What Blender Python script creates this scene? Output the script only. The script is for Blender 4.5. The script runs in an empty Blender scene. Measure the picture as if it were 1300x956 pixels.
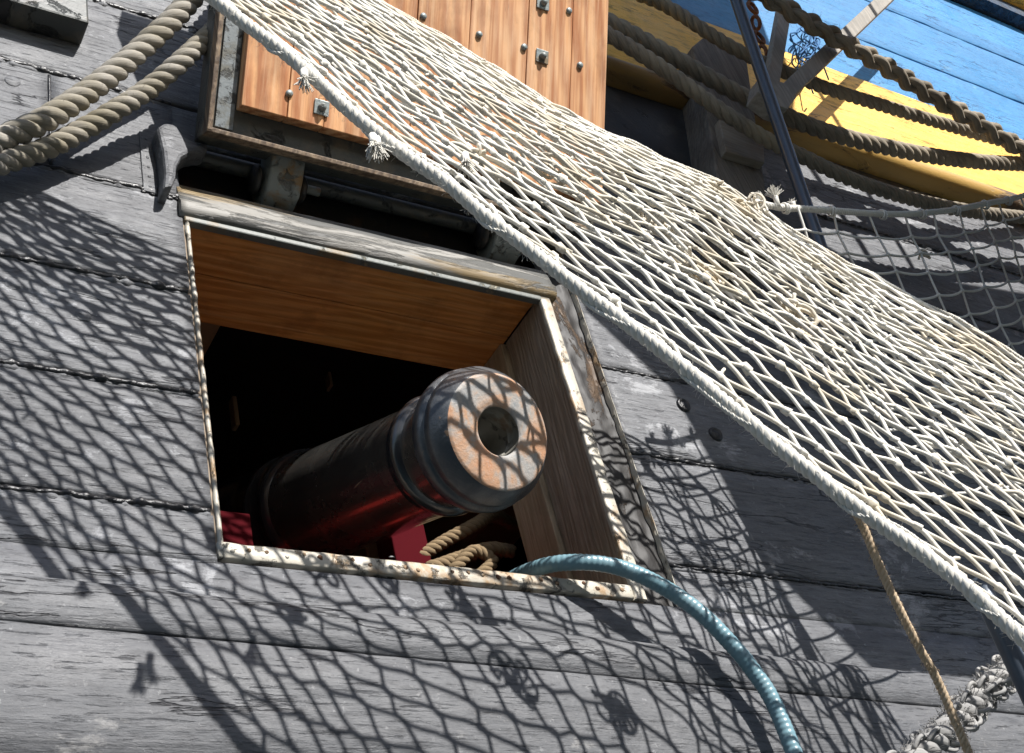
import bpy, math, random
from mathutils import Vector as V, Matrix, noise
random.seed(7)
SC = bpy.context.scene
COL = SC.collection
# ------------------------------------------------------------------ camera model (hull plane is y = 0, x along the ship, z up, metres)
F, CX, CY = 1745.0, 650.0, 478.0
def cdir(x, y): return V((x-CX, -(y-CY), -F))
X_ = cdir(3620, 1040).normalized()
Z_ = cdir(32, -1674); Z_ = (Z_-X_*(Z_ @ X_)).normalized()
Y_ = Z_.cross(X_)
def cam2w(c): return V((X_ @ c, Y_ @ c, Z_ @ c))
EYE = V((-0.7446599, -1.7216, -1.24285422))
def P(x, y, h=0.0):          # point at distance h outboard of the hull plane
    r = cam2w(cdir(x, y)); return EYE + r*((1.7216-h)/r.y)
SUN = V((0.24, -1.0, 0.76)).normalized()

# ------------------------------------------------------------------ helpers
def catmull(pts, step):
    pts = [V(p) for p in pts]
    if len(pts) == 2:
        n = max(2, int((pts[1]-pts[0]).length/step)); return [pts[0].lerp(pts[1], i/n) for i in range(n+1)]
    e = [pts[0]*2-pts[1]]+pts+[pts[-1]*2-pts[-2]]
    out = []
    for i in range(1, len(e)-2):
        a, b, c, d = e[i-1:i+3]
        n = max(1, int((c-b).length/step))
        for k in range(n):
            t = k/n
            out.append(0.5*((2*b)+(c-a)*t+(2*a-5*b+4*c-d)*t*t+(3*b-a-3*c+d)*t**3))
    out.append(pts[-1]); return out
def frames(pts):
    fr = []; n = None
    for i, p in enumerate(pts):
        t = (pts[min(i+1, len(pts)-1)]-pts[max(i-1, 0)])
        t = t.normalized() if t.length > 1e-9 else V((0, 0, 1))
        if n is None:
            a = V((0, -1, 0)) if abs(t.y) < .9 else V((1, 0, 0)); n = (a-t*(a @ t)).normalized()
        else:
            n = n-t*(n @ t); n = n.normalized() if n.length > 1e-6 else t.orthogonal().normalized()
        fr.append((t, n, t.cross(n)))
    return fr
class MB:
    def __init__(s): s.v = []; s.f = []; s.uv = []; s.sm = []
    def face(s, idx, uv=None, smooth=True):
        s.f.append(idx); s.uv.extend(uv if uv else [(0, 0)]*len(idx)); s.sm.append(smooth)
    def tube(s, pts, r, sides=6, cap=True, fr=None):
        fr = fr or frames(pts); b = len(s.v); n = len(pts); L = 0; Ls = []
        for i, p in enumerate(pts):
            if i: L += (p-pts[i-1]).length
            Ls.append(L); rr = r(i/(n-1)) if callable(r) else r
            _, a, c = fr[i]
            for k in range(sides):
                q = 2*math.pi*k/sides; s.v.append(p+(a*math.cos(q)+c*math.sin(q))*rr)
        r0 = r(0.5) if callable(r) else r; w = 1/(2*math.pi*max(r0, 1e-5))
        for i in range(n-1):
            for k in range(sides):
                k2 = (k+1) % sides
                s.face([b+i*sides+k, b+i*sides+k2, b+(i+1)*sides+k2, b+(i+1)*sides+k],
                       [(k/sides, Ls[i]*w), ((k+1)/sides, Ls[i]*w), ((k+1)/sides, Ls[i+1]*w), (k/sides, Ls[i+1]*w)])
        if cap:
            s.face([b+k for k in range(sides)][::-1]); s.face([b+(n-1)*sides+k for k in range(sides)])
    def rope(s, pts, R, pitch, strands=3, sides=8, step=None, seed=0, ph0=0):
        pts = catmull(pts, step or pitch/12); fr = frames(pts); L = [0]
        for i in range(1, len(pts)): L.append(L[-1]+(pts[i]-pts[i-1]).length)
        for k in range(strands):
            q = []
            for i, p in enumerate(pts):
                th = -2*math.pi*L[i]/pitch+2*math.pi*k/strands+ph0
                ro = R*.455*(1+.05*noise.noise(V((L[i]*40, k*7.3, seed))))
                q.append(p+(fr[i][1]*math.cos(-th)+fr[i][2]*math.sin(-th))*ro)
            s.tube(q, lambda t: R*.56*(1+.07*noise.noise(V((t*L[-1]*60, k*3.1, seed+5)))), sides)
        return pts, fr
    def fuzz(s, pts, fr, R, n, ln, th=.0003):
        for _ in range(n):
            i = random.randrange(len(pts)); a = random.uniform(0, 6.283); t, u, w = fr[i]
            d = (u*math.cos(a)+w*math.sin(a)); p = pts[i]+d*R*.85
            e = (d*random.uniform(.3, 1)+t*random.uniform(-1, 1)).normalized()*ln*random.uniform(.4, 1.2)
            m = p+e*.5+d*ln*.12
            s.tube([p, m, p+e+V((0, 0, -ln*.1))], th, 3, False)
    def box(s, lo, hi, M=None, smooth=False):
        b = len(s.v); lo = V(lo); hi = V(hi)
        for z in (lo.z, hi.z):
            for y in (lo.y, hi.y):
                for x in (lo.x, hi.x):
                    p = V((x, y, z)); s.v.append(M @ p if M else p)
        for f in ((0, 2, 3, 1), (4, 5, 7, 6), (0, 1, 5, 4), (2, 6, 7, 3), (0, 4, 6, 2), (1, 3, 7, 5)):
            s.face([b+i for i in f], None, smooth)
    def prism(s, poly, d0, d1, to):      # poly in 2D, to(a,b,depth)->V
        b = len(s.v); n = len(poly)
        for d in (d0, d1):
            for p in poly: s.v.append(to(p[0], p[1], d))
        s.face([b+i for i in range(n)], None, False); s.face([b+n+i for i in range(n)][::-1], None, False)
        for i in range(n): s.face([b+i, b+n+i, b+n+(i+1) % n, b+(i+1) % n], None, False)
    def lathe(s, prof, o, ax, sides=64, up=V((0, 0, 1)), wob=0):
        ax = ax.normalized(); a = (up-ax*(up @ ax)).normalized(); c = ax.cross(a); b = len(s.v)
        for (d, r) in prof:
            for k in range(sides):
                q = 2*math.pi*k/sides
                rr = r*(1+wob*noise.noise(V((math.cos(q)*2, math.sin(q)*2, d*20))))
                s.v.append(o+ax*d+(a*math.cos(q)+c*math.sin(q))*rr)
        for i in range(len(prof)-1):
            for k in range(sides):
                k2 = (k+1) % sides
                s.face([b+i*sides+k, b+(i+1)*sides+k, b+(i+1)*sides+k2, b+i*sides+k2])
    def ball(s, c, r, sc=(1, 1, 1), n=6, jit=0, M=None):
        b = len(s.v); rings = n
        for i in range(rings+1):
            th = math.pi*i/rings
            for k in range(n*2):
                q = math.pi*k/n
                d = V((math.sin(th)*math.cos(q)*sc[0], math.sin(th)*math.sin(q)*sc[1], math.cos(th)*sc[2]))
                if M: d = M @ d
                j = 1+jit*noise.noise(d*2.2+c*90); s.v.append(c+d*r*j)
        m = n*2
        for i in range(rings):
            for k in range(m): s.face([b+i*m+k, b+(i+1)*m+k, b+(i+1)*m+(k+1) % m, b+i*m+(k+1) % m])
    def build(s, name, mat, parent=None, bevel=0, flip=False):
        me = bpy.data.meshes.new(name); me.from_pydata([tuple(p) for p in s.v], [], s.f)
        l = me.uv_layers.new(name='UVMap'); l.data.foreach_set('uv', [c for p in s.uv for c in p])
        me.polygons.foreach_set('use_smooth', s.sm); me.materials.append(mat); me.validate(); me.update()
        o = bpy.data.objects.new(name, me); COL.objects.link(o)
        if parent: o.parent = parent
        if bevel:
            m = o.modifiers.new('bevel', 'BEVEL'); m.width = bevel; m.segments = 2; m.limit_method = 'ANGLE'; m.harden_normals = False
        return o
def tag(o, label=None, cat=None, group=None, kind=None):
    for k, x in (('label', label), ('category', cat), ('group', group), ('kind', kind)):
        if x: o[k] = x
    return o
def empty(name, loc, label, cat, group=None):
    o = bpy.data.objects.new(name, None); COL.objects.link(o); o.empty_display_size = .05
    o['base'] = 1; del o['base']
    o.location = loc; tag(o, label, cat, group); return o
def adopt(parent, *objs):         # children keep their world place under an empty that is not at the origin
    for o in objs:
        o.parent = parent; o.matrix_parent_inverse = Matrix.Translation(parent.location).inverted()

# ------------------------------------------------------------------ materials
class NT:
    def __init__(s, name, rough=.6, metal=0, spec=.5):
        s.m = bpy.data.materials.new(name); s.m.use_nodes = True; s.t = s.m.node_tree; s.n = s.t.nodes
        s.b = s.n['Principled BSDF']; s.b.inputs['Roughness'].default_value = rough; s.b.inputs['Metallic'].default_value = metal
        s.b.inputs['Specular IOR Level'].default_value = spec
        s.tc = s.n.new('ShaderNodeTexCoord')
    def l(s, a, b): s.t.links.new(a, b)
    def map(s, scale=(1, 1, 1), rot=(0, 0, 0), src='Object', loc=(0, 0, 0)):
        m = s.n.new('ShaderNodeMapping'); s.l(s.tc.outputs[src], m.inputs[0])
        m.inputs['Scale'].default_value = scale; m.inputs['Rotation'].default_value = rot; m.inputs['Location'].default_value = loc
        return m.outputs[0]
    def noise(s, vec, scale, detail=4, rough=.55, dist=0):
        n = s.n.new('ShaderNodeTexNoise'); s.l(vec, n.inputs['Vector']); n.inputs['Scale'].default_value = scale
        n.inputs['Detail'].default_value = detail; n.inputs['Roughness'].default_value = rough; n.inputs['Distortion'].default_value = dist
        return n.outputs['Fac']
    def ramp(s, fac, stops, interp='LINEAR'):
        r = s.n.new('ShaderNodeValToRGB'); s.l(fac, r.inputs[0]); e = r.color_ramp.elements; r.color_ramp.interpolation = interp
        while len(e) < len(stops): e.new(.5)
        for i, (p, c) in enumerate(stops):
            e[i].position = p; e[i].color = (c, c, c, 1) if isinstance(c, (int, float)) else (*c, 1)
        return r.outputs[0]
    def mix(s, fac, a, b, mode='MIX'):
        m = s.n.new('ShaderNodeMix'); m.data_type = 'RGBA'; m.blend_type = mode
        for k, x in ((0, fac), (6, a), (7, b)):
            if hasattr(x, 'links') or hasattr(x, 'is_output'): s.l(x, m.inputs[k])
            elif k == 0: m.inputs[0].default_value = x
            else: m.inputs[k].default_value = (*x, 1)
        return m.outputs[2]
    def math(s, op, a, b=0.0):
        m = s.n.new('ShaderNodeMath'); m.operation = op
        for k, x in ((0, a), (1, b)):
            if hasattr(x, 'is_output'): s.l(x, m.inputs[k])
            else: m.inputs[k].default_value = x
        return m.outputs[0]
    def col(s, c):
        if hasattr(c, 'is_output'): s.l(c, s.b.inputs['Base Color'])
        else: s.b.inputs['Base Color'].default_value = (*c, 1)
    def rgh(s, r): s.l(r, s.b.inputs['Roughness'])
    def bump(s, h, dist=.002, st=1.0):
        b = s.n.new('ShaderNodeBump'); b.inputs['Distance'].default_value = dist; b.inputs['Strength'].default_value = st
        s.l(h, b.inputs['Height'])
        if s.b.inputs['Normal'].links: s.l(s.b.inputs['Normal'].links[0].from_socket, b.inputs['Normal'])
        s.l(b.outputs[0], s.b.inputs['Normal'])

def paint_wood(name, base, light, dark, axis='x', rough=.55, peel=.62, spec=.4, under=None, bumpd=.0022, peelscale=9):
    """painted, weathered planking; grain runs along axis"""
    t = NT(name, rough, spec=spec)
    st = {'x': (1, 14, 14), 'z': (14, 14, 1)}[axis]
    g = t.map(st); o = t.map()
    grain = t.noise(g, 3.2, 6, .65, .3); fine = t.noise(g, 14, 5, .7)
    big = t.noise(o, 1.7, 4, .6); blot = t.noise(t.map({'x': (.6, 1, 1), 'z': (1, 1, .6)}[axis]), peelscale, 9, .72, .3); spk = t.noise(o, 90, 3, .6); mid = t.noise(t.map({'x': (1, 5, 5), 'z': (5, 5, 1)}[axis], loc=(5, 2, 8)), 16, 8, .75)
    c = t.mix(t.ramp(big, [(.3, 0), (.7, 1)]), base, tuple(x*1.32 for x in base))
    c = t.mix(t.math('MULTIPLY', t.ramp(grain, [(.42, 0), (.75, 1)]), .4), c, light)
    c = t.mix(t.ramp(blot, [(peel, 0), (peel+.05, .95)]), c, under or light)
    c = t.mix(t.ramp(spk, [(.66, 0), (.71, .6)]), c, tuple(min(1, x*1.5) for x in light))
    c = t.mix(t.ramp(mid, [(.35, .55), (.5, 0)]), c, dark); c = t.mix(t.ramp(mid, [(.55, 0), (.72, .6)]), c, light)
    crack = t.ramp(fine, [(.30, 1), (.37, 0)])
    c = t.mix(t.math('MULTIPLY', crack, .5), c, dark)
    iso = t.noise(t.map({'x': (.7, 6, 6), 'z': (6, 6, .7)}[axis], loc=(2, 7, 4)), 2.2, 6, .55)
    ln = t.math('MULTIPLY', t.ramp(iso, [(.492, 0), (.499, 1), (.501, 1), (.508, 0)]), t.ramp(big, [(.45, 0), (.55, .9)])); c = t.mix(ln, c, dark)
    sp = t.n.new('ShaderNodeSeparateXYZ'); t.l(o, sp.inputs[0]); wn = t.n.new('ShaderNodeTexWhiteNoise'); wn.noise_dimensions = '1D'; t.l(t.math('FLOOR', t.math('ADD', t.math('MULTIPLY', sp.outputs[2], 4.0), .75)), wn.inputs['W'])
    c = t.mix(t.ramp(wn.outputs['Value'], [(0, .28), (1, 0)]), c, dark)
    stain = t.noise(t.map((1, 1, .35)), 4.5, 5, .6)
    c = t.mix(t.math('MULTIPLY', t.ramp(stain, [(.55, 0), (.72, 1)]), .35), c, dark)
    t.col(c)
    t.rgh(t.ramp(blot, [(.35, rough-.12), (.65, rough+.2)]))
    t.bump(t.ramp(fine, [(.25, 0), (.42, 1)]), bumpd*.6); t.bump(grain, bumpd); t.bump(blot, bumpd*.8); t.bump(mid, bumpd*.7); t.bump(ln, -bumpd); t.bump(spk, .0009)
    return t.m
def raw_wood(name, c1, c2, c3, axis='z', ring=5, rough=.65, spec=.3, bumpd=.001, gs=1.0, tilt=0, dist=9):
    t = NT(name, rough, spec=spec)
    if tilt:
        pre = t.n.new('ShaderNodeMapping'); t.l(t.tc.outputs['Object'], pre.inputs[0]); pre.inputs['Rotation'].default_value = (tilt, 0, 0)
        class _O: outputs = {'Object': pre.outputs[0], 'UV': t.tc.outputs['UV']}
        t.tc = _O
    s = {'x': (.09, 1, 1), 'z': (1, 1, .09), 'y': (1, .09, 1)}[axis]
    m = t.map(tuple(q*gs for q in s))
    d = t.noise(m, 6, 3, .5)
    w = t.n.new('ShaderNodeTexWave'); w.wave_type = 'BANDS'; w.bands_direction = 'DIAGONAL' if axis != 'y' else 'X'
    t.l(m, w.inputs[0]); w.inputs['Scale'].default_value = ring*4.5; w.inputs['Distortion'].default_value = dist
    w.inputs['Detail'].default_value = 3; w.inputs['Detail Scale'].default_value = 1.3
    f = t.noise(m, 70, 5, .7); b = t.noise(t.map(), 3, 4, .6)
    c = t.mix(w.outputs['Fac'], c1, c2); c = t.mix(t.math('MULTIPLY', t.ramp(f, [(.45, 0), (.75, 1)]), .5), c, c3)
    c = t.mix(t.ramp(b, [(.45, 0), (.75, .55)]), c, c3)
    st_ = t.noise(t.map((1, 1, .5), loc=(4, 4, 1)), 8, 6, .65); c = t.mix(t.math('MULTIPLY', t.ramp(st_, [(.52, 0), (.68, 1)]), .5), c, tuple(x*.4 for x in c2))
    sk = t.noise(t.map(tuple(1.6 if q < .5 else 75 for q in s)), 1, 4, .6); c = t.mix(t.ramp(sk, [(.35, .75), (.5, 0)]), c, c2); c = t.mix(t.ramp(sk, [(.55, 0), (.7, .5)]), c, c3)
    ck = t.ramp(t.noise(m, 28, 5, .6), [(.25, 1), (.30, 0)]); c = t.mix(t.math('MULTIPLY', ck, .8), c, tuple(x*.15 for x in c3))
    t.col(c); t.bump(w.outputs['Fac'], bumpd*.5); t.bump(f, bumpd); t.bump(ck, -bumpd)
    return t.m
def chipped(name, paint, under, rust, lo=.5, scale=22, rough=.5, st=(1, 1, 1), bumpd=.002, metal=0):
    t = NT(name, rough, metal)
    o = t.map(st); a = t.noise(o, scale, 8, .7, .5); b = t.noise(t.map(st, loc=(3, 1, 7)), scale*.45, 6, .65, .3)
    c = t.mix(t.ramp(b, [(.3, 0), (.7, .5)]), paint, tuple(x*.62 for x in paint))
    c = t.mix(t.ramp(b, [(.52, 0), (.62, 1)]), c, rust)
    c = t.mix(t.ramp(a, [(lo, 0), (lo+.05, 1)]), c, under)
    t.col(c); t.bump(t.ramp(a, [(lo-.02, 1), (lo+.05, 0)]), bumpd); t.bump(t.noise(o, 120, 4, .6), .0007)
    return t.m
def fibre(name, c1, c2, dirt=None, rough=.85, across=10, along=1.6, bumpd=.0012, fs=60):
    t = NT(name, rough, spec=.2)
    u = t.map((across, along, 1), (0, 0, .55), 'UV'); f = t.noise(u, 1.5, 4, .6); o = t.noise(t.map(), fs, 4, .6); b = t.noise(t.map(), 7, 3, .5)
    c = t.mix(t.ramp(f, [(.3, 0), (.7, 1)]), c1, c2)
    if dirt: c = t.mix(t.ramp(b, [(.45, 0), (.68, .8)]), c, dirt); c = t.mix(t.ramp(o, [(.6, 0), (.72, .7)]), c, dirt)
    t.col(c); t.bump(f, bumpd); t.bump(o, bumpd*.7)
    return t.m

BLACK = paint_wood('black_hull_paint', (.103, .106, .114), (.26, .265, .275), (.022, .022, .026), 'x', .5, .57, .5, under=(.33, .335, .35), bumpd=.0034)
WALE = paint_wood('wale_paint', (.096, .099, .106), (.20, .20, .205), (.022, .022, .026), 'x', .5, .61, .5, under=(.30, .295, .29), bumpd=.003)
YELLOW = paint_wood('yellow_paint', (.86, .49, .075), (.86, .57, .17), (.18, .10, .03), 'x', .5, .72, .4, under=(.55, .42, .22), bumpd=.0015, peelscale=5)
BLUE = paint_wood('blue_paint', (.035, .19, .40), (.065, .25, .45), (.012, .05, .14), 'x', .5, .60, .4, under=(.12, .29, .46), bumpd=.0015, peelscale=6)
TAR = NT('tar', .35, spec=.6); TAR.col((.014, .014, .016)); TAR.bump(TAR.noise(TAR.map(), 60, 5, .6), .004); TAR = TAR.m
PINE = raw_wood('pine_lining', (.69, .36, .165), (.40, .155, .06), (.78, .52, .32), 'z', 4, bumpd=.0016, tilt=math.radians(-29.5), dist=6)
PINE_D = raw_wood('pine_edge', (.40, .17, .07), (.26, .10, .04), (.30, .18, .10), 'z', 6)
SOFFIT = raw_wood('varnished_soffit', (.66, .27, .07), (.45, .16, .035), (.70, .36, .14), 'x', 6, .5, .4)
OAK = raw_wood('jamb_oak', (.34, .27, .20), (.24, .185, .135), (.42, .35, .28), 'z', 9, .75, .2, .0016)
OAK2 = raw_wood('weathered_timber', (.20, .17, .14), (.14, .115, .095), (.28, .25, .21), 'z', 9, .75, .2, .0016)
GREYW = raw_wood('grey_brace_wood', (.36, .33, .29), (.27, .25, .22), (.42, .39, .34), 'z', 6, .7, .2, .001)
HEADER = chipped('header_paint', (.26, .25, .23), (.075, .075, .07), (.22, .16, .08), .50, 9, .6, (.35, 1.6, 3))
GREENG = chipped('green_grey_paint', (.12, .13, .12), (.26, .23, .16), (.14, .10, .05), .6, 20, .5)
CREAM = chipped('cream_paint', (.52, .48, .40), (.085, .075, .06), (.34, .23, .13), .58, 26, .5)
BROWNR = chipped('stripped_rebate', (.085, .046, .018), (.012, .010, .009), (.12, .07, .03), .40, 13, .6, (1, 1, .35), .003)
LIDBLACK = chipped('lid_black_paint', (.055, .06, .056), (.012, .012, .012), (.09, .08, .06), .57, 16, .45)
LIDGREY = chipped('lid_grey_face', (.20, .225, .235), (.03, .032, .03), (.12, .12, .10), .55, 30, .55)
LIDEDGE = raw_wood('lid_edge', (.16, .11, .07), (.08, .055, .04), (.42, .32, .22), 'z', 8)
IRON = chipped('galvanised_iron', (.30, .34, .34), (.22, .25, .25), (.26, .20, .13), .6, 40, .42, metal=.35)
HINGE = chipped('hinge_iron', (.20, .22, .21), (.07, .07, .06), (.20, .125, .055), .57, 30, .45)
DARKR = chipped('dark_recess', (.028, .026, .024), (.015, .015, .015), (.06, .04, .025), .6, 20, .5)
RUST = chipped('rust', (.20, .075, .03), (.10, .04, .02), (.28, .12, .05), .55, 60, .8)
RIV = chipped('rusty_rivet', (.30, .20, .12), (.13, .06, .03), (.45, .38, .28), .5, 60, .8)
ROPE_L = fibre('pale_hawser', (.37, .345, .30), (.22, .20, .17), (.19, .165, .11), across=9, along=1.2)
ROPE_R = fibre('dark_hawser', (.36, .315, .25), (.19, .165, .13), (.40, .34, .25), across=9, along=1.2)
BRAID = fibre('braid', (.38, .33, .26), (.21, .18, .14), (.16, .135, .10), across=8, along=1)
NETM = fibre('net_cord', (.80, .775, .70), (.72, .685, .60), (.58, .50, .37), across=7, along=1.2, bumpd=.0006, fs=45)
NETG = fibre('grey_net_cord', (.74, .73, .69), (.64, .62, .58), (.52, .49, .43), across=7, along=1.2, bumpd=.0006)
EDGE = fibre('edge_rope', (.76, .74, .68), (.64, .61, .54), None, across=8, along=1.2, bumpd=.0009)
TAN = fibre('tan_cord', (.60, .48, .34), (.42, .31, .20), None, across=6, along=1)
FRAY = fibre('frayed_grey', (.42, .41, .39), (.28, .27, .26), (.2, .2, .2), across=6, along=1)
t = NT('gun_black', .25, spec=.9); o_ = t.map(); n1 = t.noise(o_, 55, 8, .7); n2 = t.noise(t.map((1, 1, 1)), 9, 5, .6); sc = t.noise(t.map((60, 2, 8), (.3, .6, .2)), 3, 2, .5)
c = t.mix(t.ramp(n2, [(.4, 0), (.75, .6)]), (.036, .035, .033), (.085, .08, .07)); c = t.mix(t.ramp(n1, [(.66, 0), (.72, .8)]), c, (.16, .10, .06)); c = t.mix(t.ramp(sc, [(.74, 0), (.76, .7)]), c, (.32, .27, .2))
t.col(c); t.rgh(t.ramp(n2, [(.3, .16), (.7, .34)])); t.bump(n1, .0008); t.bump(t.noise(o_, 220, 3, .5), .0004); t.b.inputs['Coat Weight'].default_value = .8; t.b.inputs['Coat Roughness'].default_value = .13; GUN = t.m
t = NT('gun_ring_gloss', .14, spec=.9); t.col((.03, .03, .032)); t.bump(t.noise(t.map(), 55, 8, .7), .0006); RING = t.m
t = NT('muzzle_iron', .30, .25, .8); o_ = t.map(); n1 = t.noise(o_, 40, 8, .7); n2 = t.noise(o_, 14, 6, .6, .5)
c = t.mix(t.ramp(n2, [(.45, 0), (.6, 1)]), (.06, .066, .075), (.13, .135, .14)); c = t.mix(t.ramp(n1, [(.63, 0), (.68, .8)]), c, (.26, .16, .09))
t.col(c); t.bump(n1, .0012); t.bump(t.noise(o_, 160, 4, .6), .0006); MUZ = t.m
t = NT('muzzle_face_rust', .6); o_ = t.map(); n1 = t.noise(o_, 11, 7, .65, .6); n2 = t.noise(o_, 50, 7, .7)
c = t.ramp(n1, [(.34, (.22, .245, .26)), (.45, (.36, .33, .30)), (.52, (.44, .27, .17)), (.60, (.48, .24, .125)), (.7, (.36, .33, .31))])
c = t.mix(t.ramp(n2, [(.5, 0), (.7, .6)]), c, (.42, .36, .31)); t.col(c); t.bump(n2, .0012); t.bump(t.noise(t.map(), 150, 5, .7), .0012); FACE = t.m
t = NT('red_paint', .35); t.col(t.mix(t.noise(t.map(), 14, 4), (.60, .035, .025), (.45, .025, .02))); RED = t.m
t = NT('red_in_shade', .8, spec=.02); t.col(t.mix(t.noise(t.map(), 14, 4), (.07, .006, .009), (.055, .005, .008))); RED_SHADE = t.m  # carriage red with the shade inside the port put into its colour
t = NT('teal_hose', .34, spec=.45); n1 = t.noise(t.map(), 25, 5, .6); t.col(t.mix(t.ramp(n1, [(.5, 0), (.75, .5)]), (.165, .285, .33), (.28, .37, .40))); t.bump(n1, .0006); HOSE = t.m
t = NT('pole_paint', .3, .2); n1 = t.noise(t.map(), 30, 5, .6); t.col(t.mix(n1, (.045, .06, .085), (.09, .11, .14))); t.bump(n1, .0006); POLE = t.m
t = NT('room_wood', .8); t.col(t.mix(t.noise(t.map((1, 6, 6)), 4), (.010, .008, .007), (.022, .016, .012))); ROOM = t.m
t = NT('room_brown', .7); t.col((.42, .27, .15)); ROOMB = t.m
t = NT('brass', .3, 1); t.col((.75, .5, .15)); BRASS = t.m
t = NT('horn_pane', .4); t.col((.75, .52, .2)); t.b.inputs['Emission Color'].default_value = (.9, .55, .15, 1); t.b.inputs['Emission Strength'].default_value = .12; PANE = t.m  # faint emission stands in for the gleam on the lantern pane
t = NT('water', .12, spec=.5); t.col((.012, .03, .035)); n1 = t.noise(t.map((1, 1, 1)), 1.4, 5, .6); t.bump(n1, .15); WATER = t.m
t = NT('caster_brown', .7); t.col(t.mix(t.noise(t.map((1, 8, 8)), 4), (.16, .11, .07), (.24, .18, .12))); CASTER = t.m

# ------------------------------------------------------------------ SHIP
ship = empty('ship_hull', (0, 0, 0), 'black tarred wooden ship side with an open gunport, yellow and blue strakes above', 'ship')
def nz(a, b, c=0): return noise.noise(V((a, b, c)))
def plank(mb, x0, x1, z0, z1, y=0.0, th=.035, r=(.006, .006), ends=(0, 0), slope=0.0, seed=0, dx=.025, wob=.0048, bow=0.0, prof=None):
    """one plank: front skin with eased, slightly ragged edges"""
    n = max(2, int((x1-x0)/dx)); H = z1-z0
    rb, rt = r
    if rb: wob = wob*1.0
    if prof is None:
        prof = [(0, th)]
        prof += [(0, rb*.9), (rb*.35, rb*.3), (rb, 0)] if rb else [(0, 0)]
        prof += [(H*k/6, 0) for k in range(1, 6)]
        prof += [(H-rt, 0), (H-rt*.35, rt*.3), (H, rt*.9)] if rt else [(H, 0)]
        prof += [(H, th)]
    b = len(mb.v); m = len(prof)
    for i in range(n+1):
        x = x0+(x1-x0)*i/n; zb = slope*x
        wl = wob*nz(x*9, seed*3.7+.5)+wob*.8*nz(x*31, seed*1.9); wh = wob*nz(x*9, seed*5.1+8)+wob*.8*nz(x*31, seed*2.9+4)
        for (zz, yy) in prof:
            f = zz/H; w = wl*(1-f)*(1 if rb else 0)+wh*f*(1 if rt else 0)
            yo = yy+.0022*nz(x*5, (z0+zz)*11, seed)+.0009*nz(x*22, (z0+zz)*60, seed)
            if yy >= th: yo = th
            mb.v.append(V((x, y+yo-bow, z0+zz+zb+w)))
    for i in range(n):
        for k in range(m-1):
            a = b+i*m+k; mb.face([a, a+m, a+m+1, a+1])
    mb.face([b+k for k in range(m)], None, False); mb.face([b+n*m+k for k in range(m)][::-1], None, False)
def bead(mb, x0, x1, z, y=.002, slope=0, r=.0066, seed=0):
    n = int((x1-x0)/.006); pts = []
    for i in range(n+1):
        x = x0+(x1-x0)*i/n; pts.append(V((x, y+.001*nz(x*40, seed), z+slope*x+.0035*nz(x*14, seed+3)+.002*nz(x*60, seed+9))))
    mb.tube(pts, lambda t: r*(.55+1.3*abs(nz(t*(x1-x0)*35, seed+20))+.8*abs(nz(t*(x1-x0)*120, seed+40))), 7)

XL, XR, PL, PR = -3.0, 7.5, -.012, .912
pk = MB(); bd = MB()
Zl = [.062, .309, .553, .808, 1.095, 1.385]; Zr = [.060, .338, .575, .828, 1.10, 1.385]
G = .0055
# below the port, down to the wale
plank(pk, XL, XR, -.42, -.037, r=(.003, 0), seed=1)
plank(pk, XL, PL, -.037, Zl[0]-G, r=(0, .005), seed=2); plank(pk, PR, XR, -.037, Zr[0]-G, r=(0, .005), seed=3)
for j in range(3):
    plank(pk, XL, PL, Zl[j]+G, Zl[j+1]-G, seed=10+j); plank(pk, PR, XR, Zr[j]+G, Zr[j+1]-G, seed=20+j)
# row 4 left with a butt joint, right
plank(pk, XL, -.262, Zl[3]+G, Zl[4]-G, seed=31); plank(pk, -.258, PL, Zl[3]+G, Zl[4]-G, seed=32)
plank(pk, PR, XR, Zr[3]+G, Zr[4]-G, seed=33)
plank(pk, PL, PR, .985, 1.095-G, seed=34, r=(.003, .006))
plank(pk, XL, XR, 1.095+G, 1.385-G, seed=35); plank(pk, XL, XR, 1.385+G, 1.70, seed=36)
# far below the wale
zz = -.62
for j in range(9): plank(pk, XL, XR, zz-.3+G, zz-G, y=.01, seed=50+j, dx=.06); zz -= .3
pk.build('black_planking', BLACK, ship)
for j in range(4): bead(bd, XL, PL-.004, Zl[j], seed=j)
for j in range(4): bead(bd, PR+.004, 4.5, Zr[j], seed=j+10, r=.004)
bead(bd, XL, PL, Zl[4], seed=22); bead(bd, PR, 5, Zl[4], seed=24); bead(bd, -1.5, 5, Zl[5], seed=23)
# vertical tar at the butt joint
bd.tube([V((-.26+.001*nz(i, 2), .0, .815+i*.014)) for i in range(20)], .0032, 6)
bd.build('tar_caulking', TAR, ship)
bd2 = MB()
for j in range(4): bead(bd2, XL, PL-.004, Zl[j]-.006, seed=j+60, y=.005, r=.0062)
for j in range(4): bead(bd2, PR+.004, 4.5, Zr[j]-.006, seed=j+70, y=.006, r=.0058)
bead(bd2, XL, PL, Zl[4]-.006, seed=82, y=.005); bead(bd2, -1.5, 5, Zl[5]-.006, seed=83, y=.005)
bd2.build('painted_caulking', BLACK, ship)
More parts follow.
